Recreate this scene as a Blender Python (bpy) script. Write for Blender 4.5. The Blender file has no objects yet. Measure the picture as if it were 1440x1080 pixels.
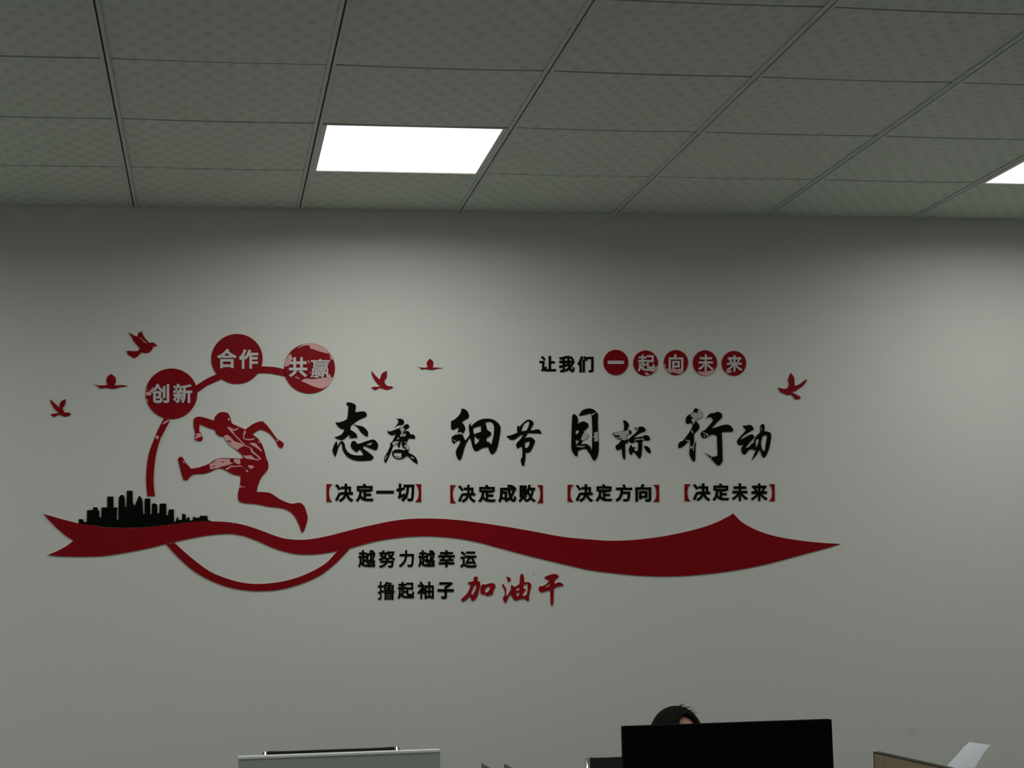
import bpy, bmesh, math, random
from mathutils import Vector, Matrix
random.seed(7)
C = bpy.context.scene.collection
S = bpy.context.scene

# ------------------------------------------------------------------ camera, world, exposure
F_PX, YAW, PITCH, ROLL = 2502.8, -0.16902, 0.120108, -0.021960
EYE = Vector((0, 0, 1.62))
WALL_Y = 6.505
CEIL_Z = EYE.z + 1.4505
GX, GY = -0.2746, WALL_Y - 0.589          # ceiling grid origin
cy_, sy_, cp_, sp_, cr_, sr_ = math.cos(YAW), math.sin(YAW), math.cos(PITCH), math.sin(PITCH), math.cos(ROLL), math.sin(ROLL)
FW = Vector((-sy_*cp_, cy_*cp_, sp_))
R0 = Vector((cy_, sy_, 0)); U0 = R0.cross(FW)
RT = R0*cr_ + U0*sr_
UP = -R0*sr_ + U0*cr_
cam = bpy.data.objects.new('camera', bpy.data.cameras.new('camera'))
C.objects.link(cam)
cam.data.sensor_width = 36; cam.data.lens = F_PX/1440*36
cam.data.clip_start = 0.05
cam.matrix_world = Matrix(((RT.x, UP.x, -FW.x, EYE.x), (RT.y, UP.y, -FW.y, EYE.y), (RT.z, UP.z, -FW.z, EYE.z), (0, 0, 0, 1)))
S.camera = cam
w = bpy.data.worlds.new('world'); S.world = w; w.use_nodes = True
w.node_tree.nodes['Background'].inputs[0].default_value = (0.75, 0.8, 0.75, 1)
w.node_tree.nodes['Background'].inputs[1].default_value = 0.0
S.view_settings.view_transform = 'Standard'; S.view_settings.look = 'None'
S.view_settings.gamma = 1; S.view_settings.use_curve_mapping = False
S.view_settings.exposure = 0.0
LAMP_SIDE = 1.06                            # sideways glow of the lit diffusers
LAMP_W = 6.6                               # watts each panel sends down
LAMP_SPREAD = math.radians(168)
LAMP_COL = (0.975, 1.0, 0.95, 1)

def at(px, py, Y):                          # a photo pixel read off as a point at depth Y (measuring helper)
    d = FW + RT*((px-720)/F_PX) - UP*((py-540)/F_PX)
    return EYE + d*((Y-EYE.y)/d.y)

# ------------------------------------------------------------------ materials
def mat(name, col, rough=0.6, metal=0.0, spec=0.5, emit=None, strength=0, bump=None, var=0.0, vscale=8.0):
    m = bpy.data.materials.new(name); m.use_nodes = True
    nt = m.node_tree; b = nt.nodes['Principled BSDF']
    b.inputs['Base Color'].default_value = (*col, 1); b.inputs['Roughness'].default_value = rough
    b.inputs['Metallic'].default_value = metal; b.inputs['Specular IOR Level'].default_value = spec
    if emit:
        b.inputs['Emission Color'].default_value = emit; b.inputs['Emission Strength'].default_value = strength
    tc = nt.nodes.new('ShaderNodeTexCoord')
    if var:
        n = nt.nodes.new('ShaderNodeTexNoise'); n.inputs['Scale'].default_value = vscale; n.inputs['Detail'].default_value = 4
        nt.links.new(tc.outputs['Object'], n.inputs['Vector'])
        mx = nt.nodes.new('ShaderNodeMix'); mx.data_type = 'RGBA'
        mx.inputs['A'].default_value = (*[c*(1-var) for c in col], 1)
        mx.inputs['B'].default_value = (*[min(1, c*(1+var)) for c in col], 1)
        nt.links.new(n.outputs['Fac'], mx.inputs['Factor']); nt.links.new(mx.outputs['Result'], b.inputs['Base Color'])
    if bump:
        n = nt.nodes.new('ShaderNodeTexNoise'); n.inputs['Scale'].default_value = bump[0]; n.inputs['Detail'].default_value = 3
        nt.links.new(tc.outputs['Object'], n.inputs['Vector'])
        bp = nt.nodes.new('ShaderNodeBump'); bp.inputs['Strength'].default_value = bump[1]; bp.inputs['Distance'].default_value = bump[2]
        nt.links.new(n.outputs['Fac'], bp.inputs['Height']); nt.links.new(bp.outputs['Normal'], b.inputs['Normal'])
    return m
M = {}
M['wall'] = mat('wall_paint', (0.71, 0.725, 0.69), 0.75, spec=0.25, bump=(160, 0.15, 0.001), var=0.012, vscale=1.3)
M['side_wall'] = mat('side_wall_paint', (0.62, 0.64, 0.60), 0.8, bump=(120, 0.1, 0.001))
M['floor'] = mat('floor_tile', (0.10, 0.103, 0.095), 0.5, var=0.08, vscale=3)
M['joint'] = mat('floor_joint', (0.12, 0.12, 0.11), 0.8)
M['plenum'] = mat('plenum', (0.035, 0.04, 0.035), 0.9)
M['runner'] = mat('runner_steel', (0.68, 0.72, 0.67), 0.5, var=0.04)
M['slot'] = mat('runner_slot', (0.03, 0.035, 0.03), 0.8)
M['lamp_frame'] = mat('lamp_frame', (0.8, 0.78, 0.76), 0.4)
M['diffuser'] = mat('diffuser', (0.9, 0.9, 0.9), 0.5, emit=LAMP_COL, strength=LAMP_SIDE)
M['red'] = mat('red_acrylic', (0.25, 0.0035, 0.008), 0.4, spec=0.12, var=0.05, vscale=5)
M['red_edge'] = mat('red_acrylic_edge', (0.62, 0.25, 0.23), 0.4)
M['red2'] = mat('brush_red_acrylic', (0.28, 0.006, 0.010), 0.4, spec=0.12)
M['black'] = mat('black_acrylic', (0.0025, 0.004, 0.0025), 0.5, spec=0.06)
M['black_edge'] = mat('black_acrylic_edge', (0.012, 0.014, 0.012), 0.6, spec=0.1)
M['white'] = mat('white_acrylic', (0.62, 0.57, 0.58), 0.45)
M['white_edge'] = mat('white_acrylic_edge', (0.40, 0.30, 0.30), 0.5)
M['pink'] = mat('patch_pink', (0.70, 0.37, 0.37), 0.6, var=0.06, vscale=30)
M['grey'] = mat('patch_grey', (0.42, 0.445, 0.41), 0.6, var=0.1, vscale=40)
M['seam'] = mat('ribbon_seam', (0.32, 0.03, 0.035), 0.6)
M['plastic_black'] = mat('monitor_black', (0.002, 0.003, 0.003), 0.7, spec=0.05)
M['plastic_white'] = mat('monitor_white', (0.42, 0.45, 0.42), 0.5)
M['plastic_white_lit'] = mat('monitor_white_lit', (0.85, 0.87, 0.84), 0.4)  # lighter copy of the white shell, paints the light on its top
M['screen'] = mat('screen_glass', (0.02, 0.022, 0.025), 0.15)
M['mesh_black'] = mat('chair_black', (0.010, 0.010, 0.010), 0.7, bump=(400, 0.4, 0.001))
M['chrome'] = mat('chrome', (0.75, 0.76, 0.74), 0.12, metal=1)
M['desk'] = mat('desk_top', (0.55, 0.54, 0.50), 0.45, var=0.03)
M['steel'] = mat('desk_steel', (0.35, 0.36, 0.35), 0.4, metal=0.6)
M['olive'] = mat('rack_olive', (0.16, 0.155, 0.105), 0.6, var=0.05)
M['olive_edge'] = mat('rack_edge', (0.03, 0.03, 0.02), 0.6)
M['paper'] = mat('paper', (0.80, 0.81, 0.88), 0.7)
M['printer'] = mat('printer_shell', (0.35, 0.36, 0.37), 0.5)
M['skin'] = mat('skin', (0.50, 0.27, 0.19), 0.5, var=0.06, vscale=20)
M['hair'] = mat('hair', (0.006, 0.0045, 0.0035), 0.75, spec=0.1, bump=(220, 0.5, 0.002))
M['sweater'] = mat('sweater', (0.05, 0.06, 0.09), 0.85, bump=(300, 0.4, 0.002))
M['trousers'] = mat('trousers', (0.02, 0.02, 0.025), 0.85)
M['shoe'] = mat('shoe', (0.03, 0.03, 0.03), 0.5)
M['eye'] = mat('eye_white', (0.7, 0.68, 0.65), 0.2)
M['iris'] = mat('iris', (0.02, 0.012, 0.008), 0.2)
M['lip'] = mat('lip', (0.36, 0.12, 0.10), 0.5)

def wood_mat():
    m = mat('divider_wood', (0.30, 0.22, 0.145), 0.55); nt = m.node_tree; b = nt.nodes['Principled BSDF']
    tc = nt.nodes.new('ShaderNodeTexCoord'); mp = nt.nodes.new('ShaderNodeMapping')
    mp.inputs['Scale'].default_value = (30, 12, 1.2); n = nt.nodes.new('ShaderNodeTexNoise'); n.inputs['Scale'].default_value = 3; n.inputs['Detail'].default_value = 5
    r = nt.nodes.new('ShaderNodeValToRGB'); r.color_ramp.elements[0].color = (0.24, 0.17, 0.11, 1); r.color_ramp.elements[1].color = (0.36, 0.27, 0.18, 1)
    nt.links.new(tc.outputs['Object'], mp.inputs[0]); nt.links.new(mp.outputs[0], n.inputs['Vector'])
    nt.links.new(n.outputs['Fac'], r.inputs[0]); nt.links.new(r.outputs[0], b.inputs['Base Color']); return m
M['wood'] = wood_mat()

def tile_mat():                              # vinyl-faced gypsum tile with a staggered embossed weave
    m = mat('ceiling_tile_vinyl', (0.60, 0.64, 0.58), 0.55, spec=0.4); nt = m.node_tree; b = nt.nodes['Principled BSDF']
    N, L = nt.nodes.new, nt.links.new
    tc = N('ShaderNodeTexCoord'); sx = N('ShaderNodeSeparateXYZ'); L(tc.outputs['Object'], sx.inputs[0])
    def cosn(sock, period):
        a = N('ShaderNodeMath'); a.operation = 'MULTIPLY'; a.inputs[1].default_value = 2*math.pi/period; L(sock, a.inputs[0])
        c = N('ShaderNodeMath'); c.operation = 'COSINE'; L(a.outputs[0], c.inputs[0]); return c.outputs[0]
    p = N('ShaderNodeMath'); p.operation = 'MULTIPLY'; L(cosn(sx.outputs[0], 0.065), p.inputs[0]); L(cosn(sx.outputs[1], 0.108), p.inputs[1])
    mr = N('ShaderNodeMapRange'); mr.inputs[1].default_value = 0.0; mr.inputs[2].default_value = 1.0; L(p.outputs[0], mr.inputs[0])
    bp = N('ShaderNodeBump'); bp.inputs['Strength'].default_value = 0.5; bp.inputs['Distance'].default_value = 0.002
    L(mr.outputs[0], bp.inputs['Height']); L(bp.outputs[0], b.inputs['Normal'])
    mx = N('ShaderNodeMix'); mx.data_type = 'RGBA'; mx.inputs['A'].default_value = (0.74, 0.79, 0.72, 1); mx.inputs['B'].default_value = (0.62, 0.67, 0.60, 1)
    L(mr.outputs[0], mx.inputs['Factor']); L(mx.outputs['Result'], b.inputs['Base Color']); return m
M['tile'] = tile_mat()

# ------------------------------------------------------------------ helpers
def tag(o, label=None, cat=None, group=None, kind=None):
    if label: o['label'] = label
    if cat: o['category'] = cat
    if group: o['group'] = group
    if kind: o['kind'] = kind
    return o
def empty(name, loc, rz=0):
    o = bpy.data.objects.new(name, None); C.objects.link(o); o.location = loc; o.rotation_euler = (0, 0, rz); o.empty_display_size = 0.1
    return o
def link(name, me, parent=None, loc=(0, 0, 0)):
    o = bpy.data.objects.new(name, me); C.objects.link(o); o.location = loc
    if parent is not None: o.parent = parent
    return o
def bmobj(name, bm, material, parent=None, loc=(0, 0, 0), smooth=False):
    me = bpy.data.meshes.new(name)
    bmesh.ops.recalc_face_normals(bm, faces=bm.faces)
    bm.to_mesh(me); bm.free()
    for m in (material if isinstance(material, (list, tuple)) else [material]): me.materials.append(m)
    if smooth:
        for p in me.polygons: p.use_smooth = True
    return link(name, me, parent, loc)
def box(bm, x0, x1, y0, y1, z0, z1, bev=0.0, mi=0):
    r = bmesh.ops.create_cube(bm, size=1)
    for v in r['verts']:
        v.co = Vector(((x0+x1)/2+v.co.x*(x1-x0), (y0+y1)/2+v.co.y*(y1-y0), (z0+z1)/2+v.co.z*(z1-z0)))
    fs = {f for v in r['verts'] for f in v.link_faces}
    for f in fs: f.material_index = mi
    if bev:
        es = {e for v in r['verts'] for e in v.link_edges}
        bmesh.ops.bevel(bm, geom=list(es), offset=bev, segments=2, affect='EDGES', profile=0.5)
def boxobj(name, m, parent, *a, bev=0.0, loc=(0, 0, 0)):
    bm = bmesh.new(); box(bm, *a, bev=bev); return bmobj(name, bm, m, parent, loc)
def tube(bm, pts, r, n=10, closed=False):
    pts = [Vector(p) for p in pts]; rs = r if isinstance(r, (list, tuple)) else [r]*len(pts)
    rings = []; up = None
    for i, p in enumerate(pts):
        a = pts[i-1] if i else pts[i]; b = pts[i+1] if i < len(pts)-1 else pts[i]
        t = (b-a).normalized()
        if up is None:
            up = Vector((0, 0, 1)) if abs(t.z) < .9 else Vector((1, 0, 0))
        s = t.cross(up).normalized(); up = s.cross(t).normalized()
        rings.append([bm.verts.new(p+(s*math.cos(2*math.pi*k/n)+up*math.sin(2*math.pi*k/n))*rs[i]) for k in range(n)])
    for a, b in zip(rings, rings[1:]):
        for k in range(n): bm.faces.new((a[k], a[(k+1) % n], b[(k+1) % n], b[k]))
    bm.faces.new(rings[0][::-1]); bm.faces.new(rings[-1])
def rounded(pts, r=0.04, k=5):                # round the corners of a polyline
    pts = [Vector(p) for p in pts]; out = [pts[0]]
    for a, b, c in zip(pts, pts[1:], pts[2:]):
        d1 = (a-b); d2 = (c-b); q = min(r, d1.length*.45, d2.length*.45)
        p1 = b+d1.normalized()*q; p2 = b+d2.normalized()*q
        for i in range(k+1):
            t = i/k; out.append(p1*(1-t)**2+b*2*t*(1-t)+p2*t*t)
    out.append(pts[-1]); return out

# ------------------------------------------------------------------ the room
X0, X1, Y0 = GX-0.6*7, GX+0.6*11, GY-0.6*15
bm = bmesh.new(); box(bm, X0, X1, WALL_Y, WALL_Y+0.12, 0, CEIL_Z+0.1)
o = bmobj('wall_back', bm, M['wall']); tag(o, kind='structure')
bm = bmesh.new(); box(bm, X0-0.12, X0, Y0, WALL_Y, 0, CEIL_Z+0.1); tag(bmobj('wall_left', bm, M['side_wall']), kind='structure')
bm = bmesh.new(); box(bm, X1, X1+0.12, Y0, WALL_Y, 0, CEIL_Z+0.1); tag(bmobj('wall_right', bm, M['side_wall']), kind='structure')
bm = bmesh.new(); box(bm, X0, X1, Y0-0.12, Y0, 0, CEIL_Z+0.1); tag(bmobj('wall_front', bm, M['side_wall']), kind='structure')
bm = bmesh.new(); box(bm, X0, X1, WALL_Y-0.012, WALL_Y, 0, 0.09, bev=0.003); tag(bmobj('baseboard_back', bm, M['side_wall']), kind='structure')
fl = bmobj('floor', (lambda b: (box(b, X0, X1, Y0, WALL_Y, -0.12, -0.006), b)[1])(bmesh.new()), M['joint']); tag(fl, kind='structure')
bm = bmesh.new()
yy = WALL_Y
while yy > Y0+0.01:
    xx = X0
    y2 = max(Y0, yy-0.8)
    while xx < X1-0.01:
        x2 = min(X1, xx+0.8); box(bm, xx+0.0015, x2-0.0015, y2+0.0015, yy-0.0015, -0.006, 0); xx += 0.8
    yy -= 0.8
o = bmobj('floor_tile', bm, M['floor'], fl); tag(o, kind='stuff')

# suspended ceiling: slab, slotted runners, sagging vinyl tiles
ce = bmobj('ceiling', (lambda b: (box(b, X0, X1, Y0, WALL_Y, CEIL_Z+0.022, CEIL_Z+0.10), b)[1])(bmesh.new()), M['plenum']); tag(ce, kind='structure')
def runner_mesh():
    bm = bmesh.new(); L0, L1 = Y0+0.001, WALL_Y-0.001
    box(bm, -0.0125, -0.0026, L0, L1, -0.004, 0.003, bev=0.0008)
    box(bm, 0.0026, 0.0125, L0, L1, -0.004, 0.003, bev=0.0008)
    box(bm, -0.004, 0.004, L0, L1, 0.0015, 0.02, mi=1)
    me = bpy.data.meshes.new('runner'); bmesh.ops.recalc_face_normals(bm, faces=bm.faces); bm.to_mesh(me); bm.free()
    me.materials.append(M['runner']); me.materials.append(M['slot']); return me
rme = runner_mesh()
for k in range(-6, 11): link('runner', rme, ce, (GX+0.6*k, 0, CEIL_Z))
bm = bmesh.new(); box(bm, X0, X1, WALL_Y-0.006, WALL_Y-0.0005, CEIL_Z-0.002, CEIL_Z+0.02)
bmobj('wall_angle', bm, M['runner'], ce)
# cells: i = 0 is the row at the wall, lamps at rows 1, 4, 7 ... and columns -3, 1, 5
lamps = {(c, r) for c in (-7, -3, 1, 5, 9) for r in (1, 4, 7, 10, 13)}
def tile_bm(bm, cx, cyy, w_, d_, z, tilt=(0, 0), n=6):
    # a thin tile whose front and back edges sag a little between the runners
    g = []
    for j in (0, 1):
        row = []
        for i in range(n+1):
            u = i/n-0.5; s = -0.0030*(1-4*u*u)*tilt[0] + u*0.002*tilt[1]
            row.append((cx+u*w_, cyy+(j-0.5)*d_, z+s))
        g.append(row)
    t = 0.009
    lo = [[bm.verts.new(p) for p in row] for row in g]
    hi = [[bm.verts.new((p[0], p[1], p[2]+t)) for p in row] for row in g]
    for i in range(n):
        bm.faces.new((lo[0][i], lo[0][i+1], lo[1][i+1], lo[1][i])); bm.faces.new((hi[0][i], hi[1][i], hi[1][i+1], hi[0][i+1]))
        for j in (0, 1): bm.faces.new((lo[j][i], lo[j][i+1], hi[j][i+1], hi[j][i]))
    for i in (0, n): bm.faces.new((lo[0][i], lo[1][i], hi[1][i], hi[0][i]))
def tile_mesh(w_, d_, tilt):
    bm = bmesh.new(); tile_bm(bm, 0, 0, w_, d_, 0, tilt)
    me = bpy.data.meshes.new('ceiling_tile'); bmesh.ops.recalc_face_normals(bm, faces=bm.faces); bm.to_mesh(me); bm.free(); me.materials.append(M['tile']); return me
variants = [(random.uniform(0.6, 1.1), random.uniform(-.35, .35)) for _ in range(5)]
full = [tile_mesh(0.5745, 0.5885, v) for v in variants]
first = [tile_mesh(0.5745, 0.580, v) for v in variants[:3]]
rest = bmesh.new()
for c in range(-7, 11):
    for r in range(0, 16):
        if (c, r) in lamps: continue
        cx = GX+0.6*(c+0.5); yc = GY-0.6*(r-0.5) if r else (WALL_Y+GY)/2-0.002
        z = CEIL_Z+0.003+random.uniform(0, 0.0004)
        if -2 <= c <= 7 and r <= 6:
            o = link('ceiling_tile', random.choice(full if r else first), ce, (cx, yc, z))
            o.rotation_euler = (random.uniform(-0.0008, 0.0008), 0, 0)
        else: tile_bm(rest, cx, yc, 0.5745, 0.5885 if r else 0.580, z, (1, 0), 2)
tag(bmobj('ceiling_tile_field', rest, M['tile'], ce), kind='stuff')

def panel_light(c, r, label, group, strength=1.0):
    cx, yc = GX+0.6*(c+0.5), GY-0.6*(r-0.5)
    t = empty('panel_light', (cx, yc, CEIL_Z)); tag(t, label, 'ceiling light', group)
    bm = bmesh.new(); a, b = 0.287, 0.298
    box(bm, -a, -a+0.015, -b, b, -0.001, 0.009, bev=0.001); box(bm, a-0.015, a, -b, b, -0.001, 0.009, bev=0.001)
    box(bm, -a+0.015, a-0.015, -b, -b+0.005, -0.001, 0.009); box(bm, -a+0.015, a-0.015, b-0.005, b, -0.001, 0.009)
    bmobj('frame', bm, M['lamp_frame'], t)
    boxobj('diffuser', M['diffuser'], t, -a+0.0152, a-0.0152, -b+0.0052, b-0.0052, 0.002, 0.006)
    ld = bpy.data.lights.new('panel_glow', 'AREA'); ld.shape = 'SQUARE'; ld.size = 0.55; ld.energy = LAMP_W*strength; ld.color = LAMP_COL[:3]; ld.spread = LAMP_SPREAD
    lo = bpy.data.objects.new('panel_glow', ld); C.objects.link(lo); lo.parent = t; lo.location = (0, 0, -0.002)
    return t
for (c, r) in sorted(lamps):
    if (c, r) == (1, 1): panel_light(c, r, 'glowing square panel light in the ceiling, left of centre near the wall', 'ceiling panel lights in view', 1.28)
    elif (c, r) == (5, 1): panel_light(c, r, 'glowing ceiling panel light cut off by the right edge of the view', 'ceiling panel lights in view', 1.15)
    else: panel_light(c, r, 'square ceiling panel light outside the view, lighting the room', 'ceiling panel lights outside the view', {1: 1.3, 4: 0.9}.get(r, 0.4)*(0.75 if c >= 5 else 1.0))

# ------------------------------------------------------------------ cut acrylic wall art
def catmull(pts, ang=52, sub=4):
    n = len(pts); P = [Vector(p) for p in pts]; sharp = []
    for i in range(n):
        a = P[i]-P[i-1]; b = P[(i+1) % n]-P[i]
        if a.length < 1e-6 or b.length < 1e-6: sharp.append(True); continue
        sharp.append(math.degrees(a.angle(b)) > ang)
    out = []
    for i in range(n):
        p1, p2 = P[i], P[(i+1) % n]; p0 = P[i-1] if not sharp[i] else p1*2-p2*1.0
        p3 = P[(i+2) % n] if not sharp[(i+1) % n] else p2*2-p1*1.0
        if sharp[i]: p0 = p1-(p2-p1)
        if sharp[(i+1) % n]: p3 = p2+(p2-p1)
        for k in range(sub):
            t = k/sub; t2 = t*t; t3 = t2*t
            out.append(0.5*((2*p1)+(p2-p0)*t+(2*p0-5*p1+4*p2-p3)*t2+(-p0+3*p1-3*p2+p3)*t3))
    return out
def poly(s, ox=0, oy=0, k=1.0):
    out = []
    for q in s.split():
        a, b = q.split(','); out.append((ox+float(a)/k, oy+float(b)/k))
    return out
def fill_mesh(loops, extrude=0.5):
    cu = bpy.data.curves.new('outline', 'CURVE'); cu.dimensions = '2D'; cu.fill_mode = 'BOTH'; cu.extrude = extrude
    for lp in loops:
        s = cu.splines.new('POLY'); s.points.add(len(lp)-1); s.use_cyclic_u = True
        for i, p in enumerate(lp): s.points[i].co = (p[0], -p[1], 0, 1)
    ob = bpy.data.objects.new('outline', cu); C.objects.link(ob)
    dg = bpy.context.evaluated_depsgraph_get()
    me = bpy.data.meshes.new_from_object(ob.evaluated_get(dg))
    bpy.data.objects.remove(ob); bpy.data.curves.remove(cu)
    return me
def glyph_mesh(ch, bold=0.02, extrude=0.5):
    cu = bpy.data.curves.new('glyph', 'FONT'); cu.body = ch; cu.size = 1; cu.extrude = extrude; cu.resolution_u = 3
    ob = bpy.data.objects.new('glyph', cu); C.objects.link(ob)
    dg = bpy.context.evaluated_depsgraph_get()
    me = bpy.data.meshes.new_from_object(ob.evaluated_get(dg))
    bpy.data.objects.remove(ob); bpy.data.curves.remove(cu)
    bm = bmesh.new(); bm.from_mesh(me); bmesh.ops.remove_doubles(bm, verts=bm.verts, dist=1e-5); bm.normal_update()
    mv = {}
    for v in bm.verts:                        # swell the outline: a bolder cut of the same character
        ns = [f.normal.copy() for f in v.link_faces if abs(f.normal.z) < 0.5]
        if not ns: continue
        uniq = []
        for q in ns:
            if all(q.dot(u) < 0.999 for u in uniq): uniq.append(q)
        a = sum(uniq, Vector()).normalized(); mv[v] = a*bold/max(0.6, min(a.dot(q) for q in uniq))
    for v, d in mv.items(): v.co += Vector((d.x, d.y, 0))
    bm.to_mesh(me); bm.free()
    return me
def place(name, me, front, edge, d0, thick, parent=None, bbox=None):
    """me: x,y in photo pixels (y up) or, with bbox, any frame fitted to it; z in [-.5,.5]. Lays it on the wall, d0..d0+thick proud."""
    vs = [v.co.copy() for v in me.vertices]
    if bbox:
        ax, bx_ = min(v.x for v in vs), max(v.x for v in vs); ay, by_ = min(v.y for v in vs), max(v.y for v in vs)
        for v in vs:
            v.x = bbox[0]+(v.x-ax)/(bx_-ax)*(bbox[2]-bbox[0]); v.y = -(bbox[3]-(v.y-ay)/(by_-ay)*(bbox[3]-bbox[1]))
    pts = []
    for v in vs:
        p = at(v.x, -v.y, WALL_Y); p.y = WALL_Y-d0-(thick if v.z > 0 else 0); pts.append(p)
    c = Vector(((min(p.x for p in pts)+max(p.x for p in pts))/2, WALL_Y-d0, (min(p.z for p in pts)+max(p.z for p in pts))/2))
    for v, p in zip(me.vertices, pts): v.co = p-c
    me.materials.clear(); me.materials.append(M[front]); me.materials.append(M[edge]); me.update()
    for f in me.polygons:
        f.material_index = 0 if abs(f.normal.y) > 0.7 else 1; f.use_smooth = False
    if parent is not None:
        return link(name, me, parent, c-parent.location)
    return link(name, me, None, c)
T = 0.0035
def cut(name, loops, front='red', edge='red_edge', label=None, cat=None, group=None, smooth=True, parent=None, d0=0.0, thick=T, ang=52):
    lp = [catmull([(x, y, 0) for x, y in l], ang) if smooth else l for l in loops]
    o = place(name, fill_mesh(lp), front, edge, d0, thick, parent)
    if label: tag(o, label, cat, group)
    return o
def patches(parent, m, lst, ox=0, oy=0, k=1.0, d0=T, name='pale_patch'):  # thin paler pieces laid over the face of a cut shape
    for q in lst:
        o = cut(name, [poly(s, ox, oy, k) for s in q.split('|')], m, m, parent=parent, d0=d0, thick=0.0005, ang=65)
        o['label'] = 'thin pale patch on the face'
def ellipse(cx, cy, rx, ry, n=72): return [(cx+rx*math.cos(2*math.pi*i/n), cy+ry*math.sin(2*math.pi*i/n)) for i in range(n)]

# ribbon in three panels
top = poly('61,722.8 75.6,726.7 89.2,730.6 110.6,735.9 128,738.8 147.5,741.7 178,742.8 199.2,741.8 218.6,740.3 242.9,737.4 267.2,734.4 286.7,733 310,733.5 328,735.1 349.2,739.8 370,747 386.7,753.3 401.3,757.5 420,759 436.7,758.1 459.6,754 490.8,746 520,739 555,732 585,729.3 620,729.5 655,732.5 700,738.8 745,746.3 792.5,755 840,759.3 860,760.3 890,759.3 930,754.5 970,746.3 1000,737.5 1022.5,727 1030.8,721.8 1042.5,733.8 1060,743.8 1080,751.3 1105,757 1135,761.3 1160,763.5 1182,764.8')
bot = poly('1162.5,770.8 1135,778 1105,786.3 1070,795 1030,802.5 990,807.5 950,810.3 910,810 870,806.8 830,801.8 805,796.3 750,783.3 700,770 670,762 640,756.8 610,754.3 585,754.3 555,756.8 525,762 492.5,770.8 474.6,774.8 453.3,778.3 434.6,779.8 415.8,778.8 397,774.8 378.3,768 361.7,760.6 345,754.4 328,750.9 315.8,750.8 293,752.7 265.8,757.5 245,762.3 233.5,764.8 208.9,770.9 178,776.9 147.5,781.6 128,782.6 108.6,782.8 84.3,782.3 66.8,780.6 79.4,775.3 94,767.5 103.3,760.2 93,753.9 81.4,744.2 69.7,732.5')
rib = empty('ribbon', at(600, 760, WALL_Y)-Vector((0, 0.0, 0))); tag(rib, 'long wavy red ribbon banner with swallowtail left end on the wall', 'wall decoration')
def seg(a, b):
    t = [p for p in top if a <= p[0] <= b]; q = [p for p in bot if a <= p[0] <= b]
    return t+q
allp = catmull([(x, y, 0) for x, y in top+bot], 52, 4)
def clip(poly_, xa, xb):
    def half(pl, x, keep_left):
        out = []
        for i in range(len(pl)):
            a, b = pl[i-1], pl[i]; ia = (a[0] <= x) == keep_left; ib = (b[0] <= x) == keep_left
            if ia != ib:
                t = (x-a[0])/(b[0]-a[0]); out.append((x, a[1]+(b[1]-a[1])*t))
            if ib: out.append((b[0], b[1]))
        return out
    return half(half(poly_, xb, True), xa, False)
for a, b in ((50, 177.8), (178.1, 327.8), (328.2, 1200)):
    place('ribbon_panel', fill_mesh([clip([(p[0], p[1]) for p in allp], a, b)]), 'red', 'red_edge', 0.0006, T-0.0006, rib)

# arcs
G_ARC = 'red arcs joining the discs'
cut('arc', [poly('313,140 260,240 205,370 150,520 125,680 120,830 133,985 217,985 205,870 205,740 225,560 265,400 320,280 385,160', 190, 570, 7.714)],
    label='red curved bar hanging down from the lowest large disc to the black skyline', cat='wall decoration', group=G_ARC)
a_ = bpy.data.objects['arc']
patches(a_, 'pink', ['302,205 300,195 340,165 383,158 375,168 330,195', '220,345 240,325 255,340 250,365 235,370', '270,352 288,350 280,372'], 190, 570, 7.714)
cut('arc', [poly('275.8,542 290,533 304.2,526.3 311.7,533.3 296.7,540 290,543.3 278,552')], label='short red curved link between the lowest and topmost large discs', cat='wall decoration', group=G_ARC)
cut('arc', [poly('368.3,515 386.7,516.3 400,519.2 402,529.7 380,525.3 362.8,525')], label='short red curved link between the topmost and the rightmost, patchy large disc', cat='wall decoration', group=G_ARC)
cut('arc', [poly('65,218 140,300 240,390 360,460 480,505 600,528 700,533 820,525 960,490 1100,430 1200,355 1260,295 1305,247 1222,267 1150,340 1060,395 950,442 830,472 700,485 590,478 480,450 360,400 250,320 180,260 122,207', 220, 720, 4.8)],
    label='red arc bowing down below the wavy ribbon', cat='wall decoration', group=G_ARC)

# discs with raised characters
def disc(cx, cy, rx, ry, chars, label, group, small=False, pt=()):
    me = fill_mesh([ellipse(cx, cy, rx, ry)])
    o = place('disc', me, 'red', 'red_edge', 0.0, T, None); tag(o, label, 'wall disc', group)
    for ch, bb, bold in chars:
        g = place('character', glyph_mesh(ch, bold), 'white', 'white_edge', T+0.0006, 0.003, o, bb); g['label'] = 'raised greyish-white character '+ch
    for (ox, oy, k, lst) in pt: patches(o, 'pink', lst, ox, oy, k)
    return o
G_D = 'large red discs with white characters'
disc(241.2, 553.8, 36.5, 35.6, [('创', (212, 540, 238, 567.2), .03), ('新', (243.3, 540, 270.5, 567.2), .024)], 'large red disc reading 创新, lowest and leftmost of three', G_D,
     pt=[(200, 510, 18, ['90,830 95,740 160,745 220,690 270,620 280,650 230,720 235,790 200,830', '110,920 140,950 142,990 112,960', '100,690 150,670 150,690 105,705'])])
disc(333.3, 504.8, 36.2, 35.2, [('合', (304.9, 490.7, 333, 518), .03), ('作', (335.8, 491.7, 363, 518.8), .03)], 'large red disc reading 合作, topmost of three', G_D)
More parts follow.
